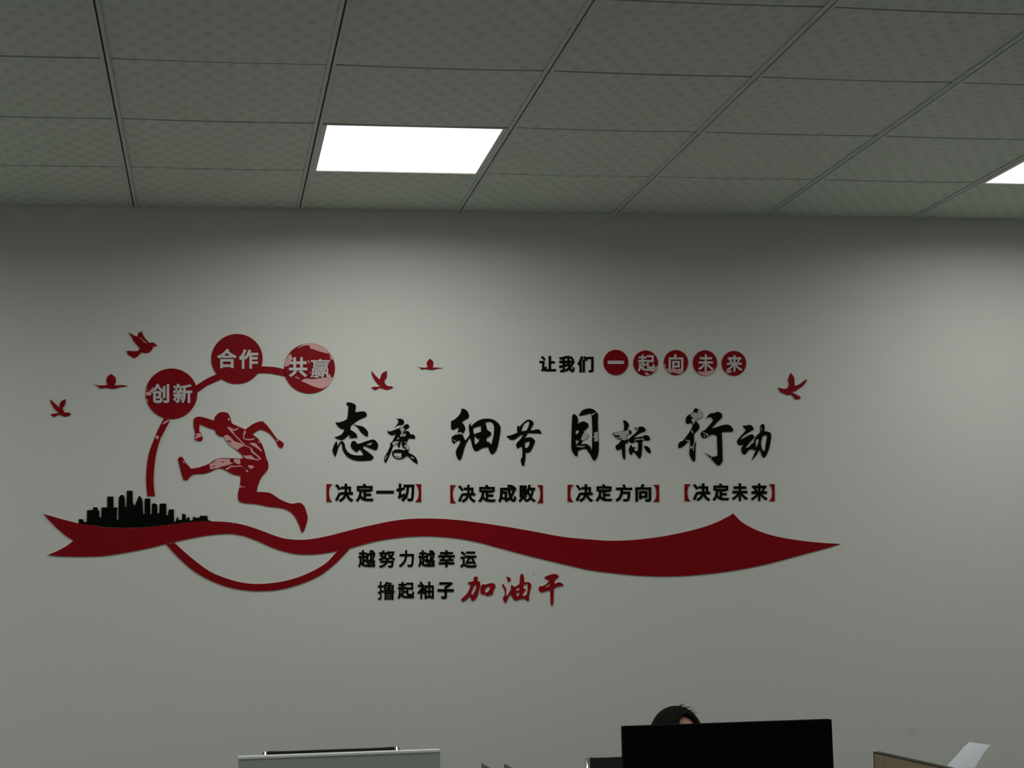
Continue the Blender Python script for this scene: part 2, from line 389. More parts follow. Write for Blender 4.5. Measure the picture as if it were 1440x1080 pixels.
disc(435.2, 518.2, 36, 35.2, [('共', (406, 502.8, 432, 530.8), .03), ('赢', (436.7, 505, 464.2, 531.7), .010)], 'large red disc reading 共赢, with big pale patches', G_D,
     pt=[(395, 480, 18, ['440,165 500,120 560,85 640,64 740,60 860,80 960,110 1060,160 1150,225 1225,310 1305,430 1305,468 1262,450 1240,390 1240,330 1180,310 1060,280 950,250 850,215 740,180 740,120 680,105 590,110 530,130 450,175',
                         '245,320 280,400 300,460 240,510 270,560 210,610 92,650 90,600 110,500 150,430 200,350', '345,905 400,900 475,945 455,960 400,925', '650,490 700,480 735,550 710,555 690,510', '730,790 770,785 770,810 735,805']),
         (280, 450, 6, ['858,515 900,495 960,500 1030,490 1120,480 1125,500 1095,545 1040,578 960,560 900,532'])])
G_S = 'small red discs of the top right slogan'
disc(865.7, 509.8, 17.6, 17.9, [('一', (854.2, 507.7, 876.9, 512.1), 0)], 'small red disc with the single stroke 一, first after 让我们', G_S)
disc(907.5, 510.7, 17.5, 17.9, [('起', (896.4, 498.9, 920.5, 522.8), .02)], 'small red disc reading 起, second of the row', G_S,
     pt=[(900, 480, 9, ['160,295 172,330 220,312 210,345 180,385 120,385 170,350', '60,390 85,395 118,425 75,433'])])
disc(950.2, 510.0, 17.2, 17.8, [('向', (939.8, 498.7, 960.3, 522), .024)], 'small red disc reading 向, third of the row', G_S,
     pt=[(900, 480, 9, ['315,345 370,348 430,345 490,365 555,380 530,400 480,412 420,395 370,398 335,372', '303,290 313,285 325,330 310,325'])])
disc(991.1, 510.5, 17.2, 17.9, [('未', (980.9, 498.7, 1002.8, 522), .024)], 'small red disc reading 未, with a pale patch along the bottom', G_S,
     pt=[(900, 480, 9, ['718,385 800,385 900,370 955,350 935,390 880,425 820,434 760,417'])])
disc(1031.7, 511.1, 17.3, 17.6, [('来', (1021, 500, 1043.3, 522.8), .024)], 'small red disc reading 来, last of the row', G_S,
     pt=[(900, 480, 9, ['1078,382 1110,370 1170,375 1150,395 1108,404'])])

# leaping runner
run = cut('runner_silhouette', [poly('385,165 390,140 420,112 450,105 490,115 510,155 520,190 560,210 620,237 680,195 740,175 765,185 810,235 860,305 900,330 915,350 905,375 885,378 865,355 850,320 800,265 745,240 710,250 678,275 730,320 760,380 780,450 797,500 790,545 745,600 720,660 708,710 790,715 830,730 890,770 970,800 1030,793 1065,815 1085,865 1095,915 1080,975 1060,1020 1045,1010 1030,965 990,890 940,850 880,832 790,822 700,803 600,795 565,770 565,720 580,660 585,590 520,575 430,532 340,565 290,575 225,580 180,625 150,620 135,570 120,510 108,460 125,443 145,450 170,490 210,535 270,525 345,497 410,457 500,455 605,458 595,430 550,390 500,345 460,290 430,290 400,270 388,242 340,225 275,197 272,250 290,270 298,310 285,327 250,322 233,300 240,270 228,210 230,155 260,140 310,147 383,170', 230, 560, 5.4)],
    label='red silhouette of a leaping runner, with pale patches', cat='wall decoration')
patches(run, 'pink', ['285,240 330,238 370,270 430,330 520,360 580,400 510,430 480,463 420,430 340,370 275,270|310,320 350,318 395,340 350,345',
    '315,110 360,120 420,150 500,120 460,160 400,170 440,230 520,310 600,390 680,430 720,490 790,550 835,600 815,605 760,550 690,500 660,430 590,400 500,315 410,220 350,160',
    '590,160 600,200 578,240 572,285 640,298 745,285 700,310 620,312 555,288 565,230 575,180', '650,360 740,360 790,410 845,470 835,490 780,440 730,410',
    '565,540 600,550 680,545 740,595 805,605 790,625 720,610 640,600 585,580', '50,680 110,650 170,595 280,597 360,600 360,650 410,660 340,690 240,715 160,740 60,755|80,715 150,690 130,710 90,722|220,640 280,632 250,652',
    '415,602 510,602 520,670 490,678 430,650', '280,750 330,730 380,700 440,708 520,698 570,742 520,712 440,722 380,722 330,760', '635,695 700,700 725,720 680,755 650,730',
    '595,765 620,768 645,800 610,790', '518,1000 540,1010 540,1040 510,1030', '565,1005 590,1045 570,1035', '785,330 805,325 825,350 800,355', '895,590 915,600 905,610'], 290, 590, 10.8)
patches(run, 'pink', ['237,275 270,266 290,275 294,290 265,300 236,312 236,300 255,285', '855,315 872,318 866,332', '485,160 500,150 507,165 495,170', '145,475 160,485 165,495 150,490'], 230, 560, 5.4)

# birds
G_B = 'small red flying birds'
b1 = cut('bird', [poly('195,220 300,285 420,335 440,270 460,215 500,230 535,180 545,250 600,350 720,490 780,483 840,490 880,520 925,570 860,575 820,600 790,670 720,730 640,750 520,735 430,830 335,890 305,855 265,850 240,815 200,805 165,765 145,700 200,690 330,700 430,690 485,620 445,585 410,545 360,510 360,470 320,455 325,420 285,400 290,360 255,320 240,290', 170, 455, 18)],
         label='red bird with raised wings above the disc 创新, highest of all birds', cat='wall bird', group=G_B)
patches(b1, 'pink', ['450,340 520,380 590,440 655,495 630,500 540,420 470,360'], 170, 455, 18)
cut('bird', [poly('498,543 540,552 605,550 598,505 610,475 638,455 670,480 680,510 670,552 740,550 778,558 700,570 685,578 640,580 590,572 550,580 530,565', 50, 450, 6)],
    label='red bird gliding with wings spread flat, left of the disc 创新', cat='wall bird', group=G_B)
cut('bird', [poly('122,668 160,700 200,740 205,705 225,680 255,668 250,715 232,745 245,780 285,782 300,795 275,812 240,816 200,800 155,822 125,800 140,792 195,785 155,745 130,700', 50, 450, 6)],
    label='red bird with V-shaped wings, lowest and leftmost on the wall', cat='wall bird', group=G_B)
cut('bird', [poly('150,372 200,440 285,525 310,450 345,405 410,375 408,490 372,540 378,590 425,635 490,637 512,662 470,680 400,697 290,665 210,708 150,665 165,650 300,645 245,590 190,520 150,430', 510, 490, 12)],
    label='red bird with V-shaped wings above the large characters 态度', cat='wall bird', group=G_B)
cut('bird', [poly('935,308 985,322 1090,322 1080,240 1105,200 1135,170 1180,210 1195,250 1185,325 1240,320 1345,330 1250,342 1205,358 1140,363 1050,345 1000,360 970,335', 510, 490, 12)],
    label='red bird gliding with wings spread flat, above the large character 细', cat='wall bird', group=G_B)
cut('bird', [poly('230,655 300,635 360,660 470,660 520,580 520,510 498,440 530,350 565,255 600,290 650,370 668,450 670,560 690,585 800,540 900,460 975,425 990,432 940,520 860,610 740,690 700,725 590,745 700,800 825,870 800,925 690,935 640,870 590,810 480,820 380,780 300,740 270,670', 1080, 510, 18)],
    label='red bird facing left, right of the small discs', cat='wall bird', group=G_B)

# skyline
sky_ = poly('110.7,736.2 110.7,730 116.7,730 118,734 122,734 122.5,717.5 131,717 131,713.3 137,713.3 137.5,717 139.5,718 139.8,727.5 142.5,727.5 143,713.5 151,713.5 151,698.3 159.6,698.3 159.8,713.5 165,713.5 164.3,730.5 166.5,730.5 167,700 169,697 171.5,695.6 173.5,696 175.5,700 176.2,713 178,713.3 178.5,690 186.5,690 187,706 188.5,710.8 190,710.8 190.5,708.5 193.3,702.4 194.8,698 196.7,697.3 199.2,700.4 200.6,705.3 201.6,722.8 203.5,722.8 203.5,701 211.6,701 211.3,722.8 213.3,722.6 214,708.2 218,707.7 221.2,710 221.5,721.8 224,721.8 224.7,708.2 233.9,708.2 234.2,724.5 236.3,724.5 237.3,716.3 244.7,716.3 244.9,733.5 246.8,733.5 248.7,727.6 250.7,727 251,731 256,731 256.2,722 261.4,723.8 261.7,731 263.8,727.4 266.7,727.4 267,732 271.1,731.5 271.3,726.9 274.8,726.9 275.5,728.1 280.3,727.6 281.3,725.2 291.5,725.2 292.7,731 296.7,732.6 286.7,732.6 267,734 242.9,737 218.6,739.9 199,741.4 176.7,742.3 147.5,741.2 128,738.4')
cut('city_skyline', [sky_], 'black', 'black_edge', 'black city skyline silhouette standing on the left of the red ribbon', 'wall decoration', smooth=False)

# ---- large brush characters (outlines traced stroke by stroke)
BR = [
 ('态', 'black', 460, 560, 10.8, [
  '295,100 290,80 310,65 350,65 400,80 435,110 437,150 427,212 480,205 560,200 590,220 603,250 590,280 520,310 450,350 400,390 370,410 358,440 355,480 400,505 440,540 458,575 458,600 330,603 355,580 330,560 290,595 250,625 210,635 150,615 115,590 170,575 220,545 250,500 258,470 210,460 160,420 130,375 145,360 165,370 220,355 280,330 300,315 312,250 318,190 322,130 310,110',
  '410,398 450,410 540,430 590,470 622,520 620,575 605,582 560,555 510,510 470,450 430,415',
  '140,648 155,680 155,730 180,685 205,655 235,655 265,690 275,740 290,780 330,830 400,862 480,868 545,865 545,845 520,800 495,775 470,800 445,820 420,800 375,760 358,720 370,665 400,648 430,655 460,690 500,685 600,650 680,628 720,632 765,680 775,730 755,780 735,788 690,775 620,745 570,722 540,745 570,780 640,830 700,885 700,915 660,940 560,950 450,948 370,925 300,880 250,815 230,760 225,710 212,680 190,720 165,770 150,830 125,890 100,850 80,790 95,730 120,680|580,712 620,690 680,665 682,695 640,712'], []),
 ('度', 'black', 530, 580, 13.5, [
  '372,108 400,120 450,118 500,145 518,185 500,225 460,240 400,242 335,278 370,240 405,190 400,150',
  '193,315 205,350 240,360 300,345 380,310 440,290 495,275 530,235 560,222 600,235 620,265 600,295 550,325 510,350 480,370 455,405 435,430 445,455 465,465 480,440 490,400 520,365 560,350 610,365 640,420 690,418 720,450 730,495 690,498 610,490 580,545 562,600 600,640 620,690 602,730 602,765 680,805 740,855 770,920 775,975 740,965 670,910 610,850 560,820 520,860 450,885 400,885 340,865 300,820 285,770 310,725 370,702 440,702 525,722 545,680 500,670 470,620 470,580 490,535 455,565 440,640 420,670 395,640 395,595 370,605 310,635 280,720 220,860 180,940 165,960 135,910 150,830 200,750 240,660 255,625 245,585 280,565 310,510 350,430 360,405 290,432 240,415 205,380|485,455 500,410 550,385 550,420 520,455|380,520 400,470 418,460 420,500 400,515|310,765 470,765 460,800 440,830 330,825'],
  ['425,315 490,285 528,325 460,395 455,350', '320,555 420,552 390,590 310,630 292,600', '512,562 555,560 553,600 595,640 612,690 600,712 560,700 545,655 505,660 545,610 550,580', '330,837 380,845 430,832 462,812 470,850 440,866 360,862', '182,820 194,812 190,840 166,880 152,905 152,880', '632,842 660,845 712,868 690,876 660,868']),
 ('细', 'black', 625, 560, 10.8, [
  '248,165 290,160 340,190 368,240 365,295 310,330 265,365 300,410 315,460 300,510 275,545 300,610 315,640 350,600 380,550 370,480 370,420 395,370 405,430 450,380 520,335 600,312 710,315 790,355 845,420 848,500 830,620 810,720 780,800 740,845 705,848 680,800 660,745 620,745 560,765 490,802 450,790 425,740 405,660 385,600 350,650 315,720 290,800 265,890 240,935 215,940 185,890 170,820 185,770 215,720 235,670 235,640 200,645 140,692 110,650 110,590 150,560 190,525 205,490 215,445 175,455 135,480 100,465 96,400 100,345 145,325 210,270 245,215 255,190|430,460 500,430 552,420 552,512 500,525 448,548|455,570 490,605 530,625 515,660 480,695 458,690|618,375 660,358 710,362 745,410 752,470 745,560 725,650 712,705 680,670 640,655 640,605 680,580 712,545 700,515 650,480 635,420'],
  ['152,557 190,525 240,518 275,532 268,556 235,545 190,554', '112,625 150,640 178,655 150,652']),
 ('节', 'black', 705, 580, 13.5, [
  '95,450 200,425 305,380 295,310 305,245 345,272 400,210 460,155 510,137 560,145 605,190 605,230 570,290 545,340 620,335 640,322 710,325 755,370 755,403 640,395 500,392 445,485 510,472 580,480 635,540 610,620 570,710 530,755 490,768 460,750 455,850 440,960 430,1000 410,1018 385,990 365,900 395,840 395,700 375,640 300,688 280,600 340,530 385,470 420,408 350,440 270,500 210,520 160,510 125,480|378,360 395,290 430,220 480,178 528,168 525,220 505,280 480,335 430,350|445,572 490,555 530,540 535,590 510,650 480,675 445,672'], []),
 ('目', 'black', 790, 560, 10.8, [
  '155,300 160,260 185,238 225,270 245,320 242,385 290,362 330,352 385,375 410,415 385,455 330,505 335,525 370,520 418,570 380,612 320,648 300,680 290,712 330,692 380,698 430,735 442,775 430,790 455,790 458,700 462,500 455,330 450,262 435,228 340,255 270,265 262,255 300,195 350,165 410,155 470,165 530,215 550,260 545,350 550,500 560,680 552,830 520,925 490,948 465,925 430,860 395,810 375,775 320,770 245,800 235,870 218,887 190,860 145,775 145,600 148,450|208,490 240,482 262,500 240,535 208,552|208,638 265,640 240,680 215,710'],
  ['335,528 370,523 414,570 380,608 322,643 285,628 305,580', '480,530 545,508 550,655 485,655 495,610 470,590 495,560', '450,238 520,220 460,262', '225,722 300,732 345,724 350,735 300,747 225,738']),
 ('标', 'black', 855, 580, 13.5, [
  '280,160 305,145 355,175 395,235 378,300 392,335 425,335 447,380 430,408 370,430 355,500 378,522 370,570 325,605 325,700 320,880 300,893 275,840 262,750 262,680 180,725 155,700 138,630 200,590 250,525 255,500 190,510 140,480 90,410 100,380 160,375 260,350 300,335 305,270 295,200',
  '497,285 555,285 600,272 650,270 700,300 712,335 690,365 620,385 550,430 485,480 560,472 650,450 700,432 750,435 790,475 795,520 750,535 670,530 645,535 645,650 632,800 610,865 590,878 565,850 530,800 490,755 465,760 450,800 430,808 405,780 393,710 410,650 435,610 455,645 470,660 520,650 490,710 530,735 568,720 568,600 560,560 520,558 470,580 430,580 388,535 390,505 450,450 510,400 560,350 530,330',
  '680,638 730,638 780,670 808,720 808,770 785,775 740,750 700,690'],
  ['102,388 180,378 280,352 340,352 376,312 390,345 395,400 350,435 352,490 330,530 262,524 265,480 190,500 130,470 220,480 225,445 180,435 120,430', '495,552 520,512 600,502 645,506 643,455 656,490 690,528 650,520 600,512 530,530', '532,292 575,290 552,343']),
 ('行', 'black', 945, 560, 10.8, [
  '350,150 390,165 440,195 462,250 440,305 390,320 365,335 375,360 400,390 415,445 390,490 335,550 332,640 328,700 345,690 362,655 355,760 352,900 345,955 325,965 285,910 265,840 270,740 275,660 250,655 180,725 110,762 95,745 100,685 130,655 150,655 200,600 260,520 300,450 315,380 270,380 230,395 212,375 210,310 235,265 275,240 310,225 330,180',
  '510,310 570,235 630,225 690,205 740,225 760,270 740,315 680,370 600,462 700,430 780,405 850,402 900,430 930,485 910,510 830,512 752,515 758,640 765,880 765,950 740,1000 712,1027 670,1005 590,920 500,830 560,865 620,888 680,878 692,840 685,700 680,580 650,560 600,550 540,590 490,610 450,590 435,540 450,505 500,480 560,415 625,340 600,300 565,285 530,298'],
  ['398,172 438,197 460,250 438,302 385,318 350,350 328,398 318,370 300,360 290,330 320,300 272,265 325,217 375,232', '290,480 310,500 322,545 300,520', '190,622 230,640 265,640 272,655 220,650', '275,738 310,722 310,760 274,768', '325,700 336,690 326,800 316,800', '457,512 540,545 550,560 530,583 515,550 470,530', '475,560 500,570 490,600', '590,887 605,900 590,912 575,902']),
 ('动', 'black', 1025, 580, 13.5, [
  '260,250 340,245 400,235 450,275 468,310 440,345 340,400 250,470 215,515 300,475 400,420 440,415 475,445 480,480 440,525 370,600 310,675 380,655 420,600 470,575 480,530 500,480 540,420 590,375 595,260 630,215 670,240 675,300 668,360 730,362 785,390 800,450 785,580 755,710 700,830 655,862 630,830 600,750 590,705 560,740 520,810 440,905 430,895 480,790 510,710 480,715 430,695 370,725 320,785 290,803 250,770 232,700 250,650 285,605 230,622 190,620 155,575 165,520 220,450 320,345|505,560 520,510 560,500 570,530 545,610 520,675 505,620|610,620 615,530 640,460 690,430 720,435 718,500 700,600 685,710 660,732 630,700'],
  ['608,285 616,280 616,345 606,340']),
 ('加', 'red2', 640, 800, 18, [
  '325,350 350,325 420,320 465,300 468,215 500,195 560,200 575,220 555,300 610,315 632,350 630,430 600,560 560,690 500,780 450,812 410,790 385,700 350,710 270,790 190,830 150,790 155,760 220,700 310,600 360,500 395,400 340,395|400,630 430,540 490,420 530,400 530,460 490,570 440,660',
  '650,440 700,385 760,395 860,365 960,360 1010,400 1020,450 980,530 955,590 970,610 930,650 850,675 780,685 755,640 700,650 650,620 635,570|760,510 820,455 885,450 870,520 820,580 755,600'], []),
 ('油', 'red2', 700, 800, 14.4, [
  '165,165 190,160 245,180 260,220 240,250 190,265 195,215',
  '110,290 125,330 165,400 168,470 158,560 200,520 240,450 262,420 262,350 280,318 330,358 380,340 435,300 440,220 455,120 485,95 515,120 530,180 535,272 620,265 665,300 678,340 655,430 630,560 635,620 610,655 570,635 530,600 450,615 350,645 315,610 280,560 258,510 220,560 185,640 155,690 125,670 102,610 105,570 130,540 135,440 90,350 88,320|365,430 380,400 435,375 430,420 380,448|370,490 430,480 430,520 390,562|520,340 560,310 600,300 600,400 585,500 540,545 505,548 505,510 570,410 520,395'], []),
 ('干', 'red2', 700, 800, 14.4, [
  '935,170 1020,130 1130,100 1200,115 1235,150 1210,185 1160,220 1145,270 1165,305 1215,270 1290,285 1330,325 1290,345 1210,360 1140,400 1130,500 1125,640 1110,735 1090,750 1070,725 1060,600 1055,430 980,445 880,475 835,445 825,390 850,350 910,345 990,295 1040,235 980,215|955,370 1000,330 1050,305 1050,340 1000,365'], []),
]
ORD = ['first', 'second', 'third', 'fourth', 'fifth', 'sixth']
for ch, m, ox, oy, k, strokes, pts in BR:
    loops = [catmull([(x, y, 0) for x, y in poly(s, ox, oy, k)], 60) for q in strokes for s in q.split('|')]
    o = place('brush_character', fill_mesh(loops), m, 'red_edge' if m == 'red2' else 'black_edge', 0.0, T)
    if m == 'black':
        big = ch in '态细目行'
        tag(o, '%s black brush-written character %s, %s of the %s pair from the left' % ('large' if big else 'smaller', ch, 'first' if big else 'second', ORD['态度细节目标行动'.index(ch)//2]), 'lettering', 'black brush-written characters')
    else:
        tag(o, 'red brush-written character %s, %s of the three red ones' % (ch, ORD['加油干'.index(ch)]), 'lettering', 'red brush-written characters')
    patches(o, 'grey', pts, ox, oy, k)

# ---- sans characters and brackets
def sans(ch, x0, y0, x1, y1, label, group, bold=.036):
    o = place('character', glyph_mesh(ch, bold), 'black', 'black_edge', 0.0, 0.0028, None, (x0, y0, x1, y1)); tag(o, label, 'lettering', group)
for ch, a, b, y0, y1 in (('让', 758.5, 781.8, 500.3, 522.9), ('我', 785.7, 808, 500.3, 523.8), ('们', 811.7, 834.6, 500.6, 523.8)):
    sans(ch, a, y0, b, y1, 'small black character %s, %s of three left of the small red discs' % (ch, ORD['让我们'.index(ch)]), 'black characters of the top right slogan')
PH = [
 ('态度', 458.9, 467.3, 584, 592.4, 680.7, 705.6, [('决', 471.1, 497.1, 680, 706), ('定', 500, 525.6, 680, 705.6), ('一', 528.9, 554, 689.9, 694), ('切', 557.1, 582.7, 680, 705.6)]),
 ('细节', 632.9, 641.1, 755.1, 763.3, 682.2, 707.3, [('决', 644, 668.9, 681.6, 706.9), ('定', 672.2, 697.1, 681.4, 706.6), ('成', 700.4, 726, 681.4, 706.8), ('败', 728.9, 753.3, 681.4, 706.4)]),
 ('目标', 797.8, 806.2, 918.2, 926.7, 681.6, 705.6, [('决', 809.3, 834, 680.7, 706.2), ('定', 837.3, 861.1, 680.5, 705.6), ('方', 865.1, 888.9, 680.8, 705.8), ('向', 893.3, 915.6, 680.6, 705.6)]),
 ('行动', 962.2, 971.1, 1081.1, 1089.3, 680.7, 704.7, [('决', 974, 998.9, 679.6, 704.9), ('定', 1001.8, 1025.1, 679.6, 704.4), ('未', 1028.9, 1051.8, 679.6, 704.6), ('来', 1055.6, 1079.6, 679.6, 704.6)]),
]
for pi_, (big, a, b, c, d, y0, y1, chs) in enumerate(PH):
    h = (y1-y0)
    L = [(a, y0), (b, y0), (b-(b-a)*.38, y0+h*.18), (b-(b-a)*.52, y0+h*.5), (b-(b-a)*.38, y0+h*.82), (b, y1), (a, y1)]
    Rr = [(d, y0), (c, y0), (c+(d-c)*.38, y0+h*.18), (c+(d-c)*.52, y0+h*.5), (c+(d-c)*.38, y0+h*.82), (c, y1), (d, y1)]
    cut('bracket', [L], label='red opening bracket of the %s bracketed phrase, under %s' % (ORD[pi_], big), cat='lettering', group='red lenticular brackets', ang=40)
    cut('bracket', [Rr], label='red closing bracket of the %s bracketed phrase, under %s' % (ORD[pi_], big), cat='lettering', group='red lenticular brackets', ang=40)
    for ci, (ch, x0, x1, q0, q1) in enumerate(chs):
        sans(ch, x0, q0, x1, q1, '%s black character %s in the %s bracketed phrase from the left' % (ORD[ci], ch, ORD[pi_]), 'black characters of the bracketed phrases', 0.0 if ch == '一' else .036)
for i, (ch, x0, x1, q0, q1) in enumerate([('越', 503.5, 528.2, 773.5, 798.2), ('努', 532.4, 556, 773.5, 798.6), ('力', 560.8, 582.4, 773.5, 797.8), ('越', 587.9, 612, 773.5, 797.8), ('幸', 616, 639.7, 773.5, 797.8), ('运', 647, 670.3, 774.9, 798.9)]):
    lab = '%s black character %s of the six in the line just under the ribbon' % (ORD[i], ch)
    sans(ch, x0, q0, x1, q1, lab, 'black characters of the two lower lines', .028)
for ch, x0, x1, q0, q1, bo in [('撸', 531, 555, 817.6, 843.6, .014), ('起', 559, 583, 818, 842.2, .028), ('袖', 586.8, 610.1, 817.4, 842.2, .028), ('子', 615, 638.3, 818.3, 842.2, .036)]:
    sans(ch, x0, q0, x1, q1, '%s black character %s of the lowest line, left of the red brush characters' % (ORD['撸起袖子'.index(ch)], ch), 'black characters of the two lower lines', bo)

# small marks on the paint
def smudge(px, py, r, col, name='paint_mark'):
    n = 14; me = fill_mesh([[(px+r*(1+.25*math.sin(3.1*i))*math.cos(2*math.pi*i/n), py+r*(1+.25*math.cos(2.3*i))*math.sin(2*math.pi*i/n)) for i in range(n)]])
    wb = bpy.data.objects['wall_back']
    o = place(name, me, col, col, 0.0, 0.0006, wb)
M['mark'] = mat('paint_scuff', (0.62, 0.64, 0.60), 0.8); M['dot'] = mat('paint_dot', (0.2, 0.2, 0.19), 0.8)
smudge(1283, 1028.5, 5.5, 'mark'); smudge(750.5, 807.5, 0.9, 'dot')

# ------------------------------------------------------------------ desks, monitors, chairs
DZ = 0.75
def desk(x0, x1, label):
    t = empty('desk', ((x0+x1)/2, 4.93, 0)); tag(t, label, 'desk', 'white desks below the view'); h = (x1-x0)/2-0.003
    boxobj('desk_top', M['desk'], t, -h, h, -0.36, 0.36, DZ-0.025, DZ, bev=0.003)
    for sx in (-1, 1):
        for sy in (-1, 1):
            boxobj('leg', M['steel'], t, sx*(h-0.05)-0.02, sx*(h-0.05)+0.02, sy*0.31-0.02, sy*0.31+0.02, 0, DZ-0.0255)
    boxobj('modesty_panel', M['desk'], t, -h+0.075, h-0.075, -0.32, -0.305, 0.35, DZ-0.0255)
desk(-0.27, 0.93, 'white desk under the white monitor, leftmost of three')
desk(0.93, 2.03, 'white desk under the black monitor, middle of three')
desk(2.11, 3.25, 'white desk right of the wooden divider, under the printer')

def monitor(name, px0, py0, px1, py1, Y, shell, edge_mat, label, hgt=0.36):
    a, b = at(px0, py0, Y), at(px1, py1, Y); cx = (a.x+b.x)/2; wd = (b.x-a.x)/2; zt = (a.z+b.z)/2
    t = empty('monitor', (cx, Y, DZ)); tag(t, label, 'monitor', 'monitors seen from behind'); z1 = zt-DZ; z0 = z1-hgt
    t.rotation_euler = (0, 0, 0)
    bm = bmesh.new(); box(bm, -wd, wd, 0.0, 0.012, z0, z1, bev=0.003); bmobj('back_shell', bm, shell, t)
    bm = bmesh.new(); box(bm, -wd, wd, 0.0122, 0.028, z0, z1, bev=0.003); bmobj('bezel', bm, edge_mat, t)
    if shell is not edge_mat:
        bm = bmesh.new(); box(bm, -wd-0.001, wd+0.001, -0.003, 0.0295, z1-0.0065, z1+0.001, bev=0.002); bmobj('lit_top_strip', bm, edge_mat, t)  # bright strip stands in for light catching the shell's rounded top
    boxobj('screen', M['screen'], t, -wd+0.008, wd-0.008, 0.0282, 0.0292, z0+0.015, z1-0.008)
    bm = bmesh.new(); box(bm, -wd*0.55, wd*0.55, -0.022, -0.0005, z0+0.04, z0+hgt*0.55, bev=0.008); bmobj('electronics_bulge', bm, shell, t)
    bm = bmesh.new(); box(bm, -0.03, 0.03, -0.05, -0.0225, 0.012, z0+0.17, bev=0.005); bmobj('stand_neck', bm, shell, t)
    bm = bmesh.new(); box(bm, -0.12, 0.12, -0.10, 0.09, 0.0005, 0.012, bev=0.004); bmobj('stand_base', bm, shell, t)
    return t
monitor('monitor', 876, 1022.5, 1170, 1010.5, 4.85, M['plastic_black'], M['plastic_black'], 'wide black monitor seen from behind, hiding the seated person')
monitor('monitor', 335, 1064, 619, 1055, 4.85, M['plastic_white'], M['plastic_white_lit'], 'pale grey monitor seen from behind, left of the black one')

def chair(pl, pr_, Y, label):
    a, b = pl, pr_; cx = (a.x+b.x)/2; wd = (b.x-a.x)/2; zt = (a.z+b.z)/2
    t = empty('office_chair', (cx, Y, 0)); tag(t, label, 'chair', 'black office chairs with chrome frames')
    # curved mesh backrest, top rail dips slightly in the middle
    bm = bmesh.new(); n = 12; cols = []
    for i in range(n+1):
        u = i/n*2-1; x = u*(wd-0.008); col = []
        for j in range(8):
            v = j/7; zz = 0.52+(zt-0.52)*v; dip = (0.004*(1-u**4) if j == 7 else 0)
            yb = -0.05+0.05*v+0.035*(1-u*u)*1.0-0.02
            col.append((x*(0.93+0.07*v), yb, zz-dip))
        cols.append(col)
    for off in (0, 0.014):
        pass
    fr = [[bm.verts.new(p) for p in c] for c in cols]; bk = [[bm.verts.new((p[0], p[1]+0.016, p[2])) for p in c] for c in cols]
    for i in range(n):
        for j in range(7):
            bm.faces.new((fr[i][j], fr[i+1][j], fr[i+1][j+1], fr[i][j+1])); bm.faces.new((bk[i][j], bk[i][j+1], bk[i+1][j+1], bk[i+1][j]))
        bm.faces.new((fr[i][0], bk[i][0], bk[i+1][0], fr[i+1][0])); bm.faces.new((fr[i][7], fr[i+1][7], bk[i+1][7], bk[i][7]))
    for i in (0, n):
        for j in range(7): bm.faces.new((fr[i][j], fr[i][j+1], bk[i][j+1], bk[i][j]))
    bmobj('backrest', bm, M['mesh_black'], t)
    bm = bmesh.new(); box(bm, -0.225, 0.225, -0.47, -0.06, 0.44, 0.49, bev=0.018); bmobj('seat', bm, M['mesh_black'], t)
    for s in (-1, 1):
        bm = bmesh.new(); x = s*(wd+0.001)
        tube(bm, rounded([(x, -0.018, zt-0.001), (x, -0.045, 0.80), (x*1.05, -0.06, 0.46), (x*1.1, -0.47, 0.44), (x*1.12, -0.48, 0.014), (x*1.12, 0.02, 0.014)], 0.06), 0.0095, 10)
        bmobj('side_frame', bm, M['chrome'], t, smooth=True)
        bm = bmesh.new(); tube(bm, rounded([(x*1.06, -0.05, 0.62), (x*1.14, -0.07, 0.66), (x*1.14, -0.36, 0.66), (x*1.10, -0.40, 0.45)], 0.04), 0.012, 8)
        bmobj('armrest', bm, M['mesh_black'], t, smooth=True)
    bm = bmesh.new(); tube(bm, [(-wd*1.12, 0.02, 0.014), (wd*1.12, 0.02, 0.014)], 0.0095, 10); bmobj('rear_bar', bm, M['chrome'], t, smooth=True)
    return t
c1 = chair(at(373, 1054.5, 5.85), at(559, 1054.8, 5.85), 5.90, 'black mesh office chair with chrome sides behind the pale grey monitor')
q = at(829, 1067, 6.0); chair(q, q+Vector((0.47, 0, 0)), 6.05, 'black mesh office chair the seated person sits in')

# file rack with two upright plates
p1, p2 = at(677.5, 1073.5, 5.24), at(709.5, 1074.5, 5.24)
t = empty('file_rack', (p1.x, 5.12, DZ)); tag(t, 'olive file rack with upright plates, its tips just showing between the monitors', 'file rack')
for i, p in enumerate((p1, p2)):
    bm = bmesh.new(); x = p.x-p1.x; box(bm, x, x+0.003+0.002*i, -0.13, 0.12, 0.0045, p.z-DZ, bev=0.0006)
    o = bmobj('upright_plate', bm, [M['olive']], t)
    bm = bmesh.new(); box(bm, x-0.0006, x+0.0036+0.002*i, 0.1203, 0.1225, 0.0045, p.z-DZ); bmobj('plate_trim', bm, M['olive_edge'], o)
bm = bmesh.new(); box(bm, -0.02, 0.10, -0.13, 0.1225, 0.0005, 0.0043); bmobj('rack_base', bm, M['olive'], t)

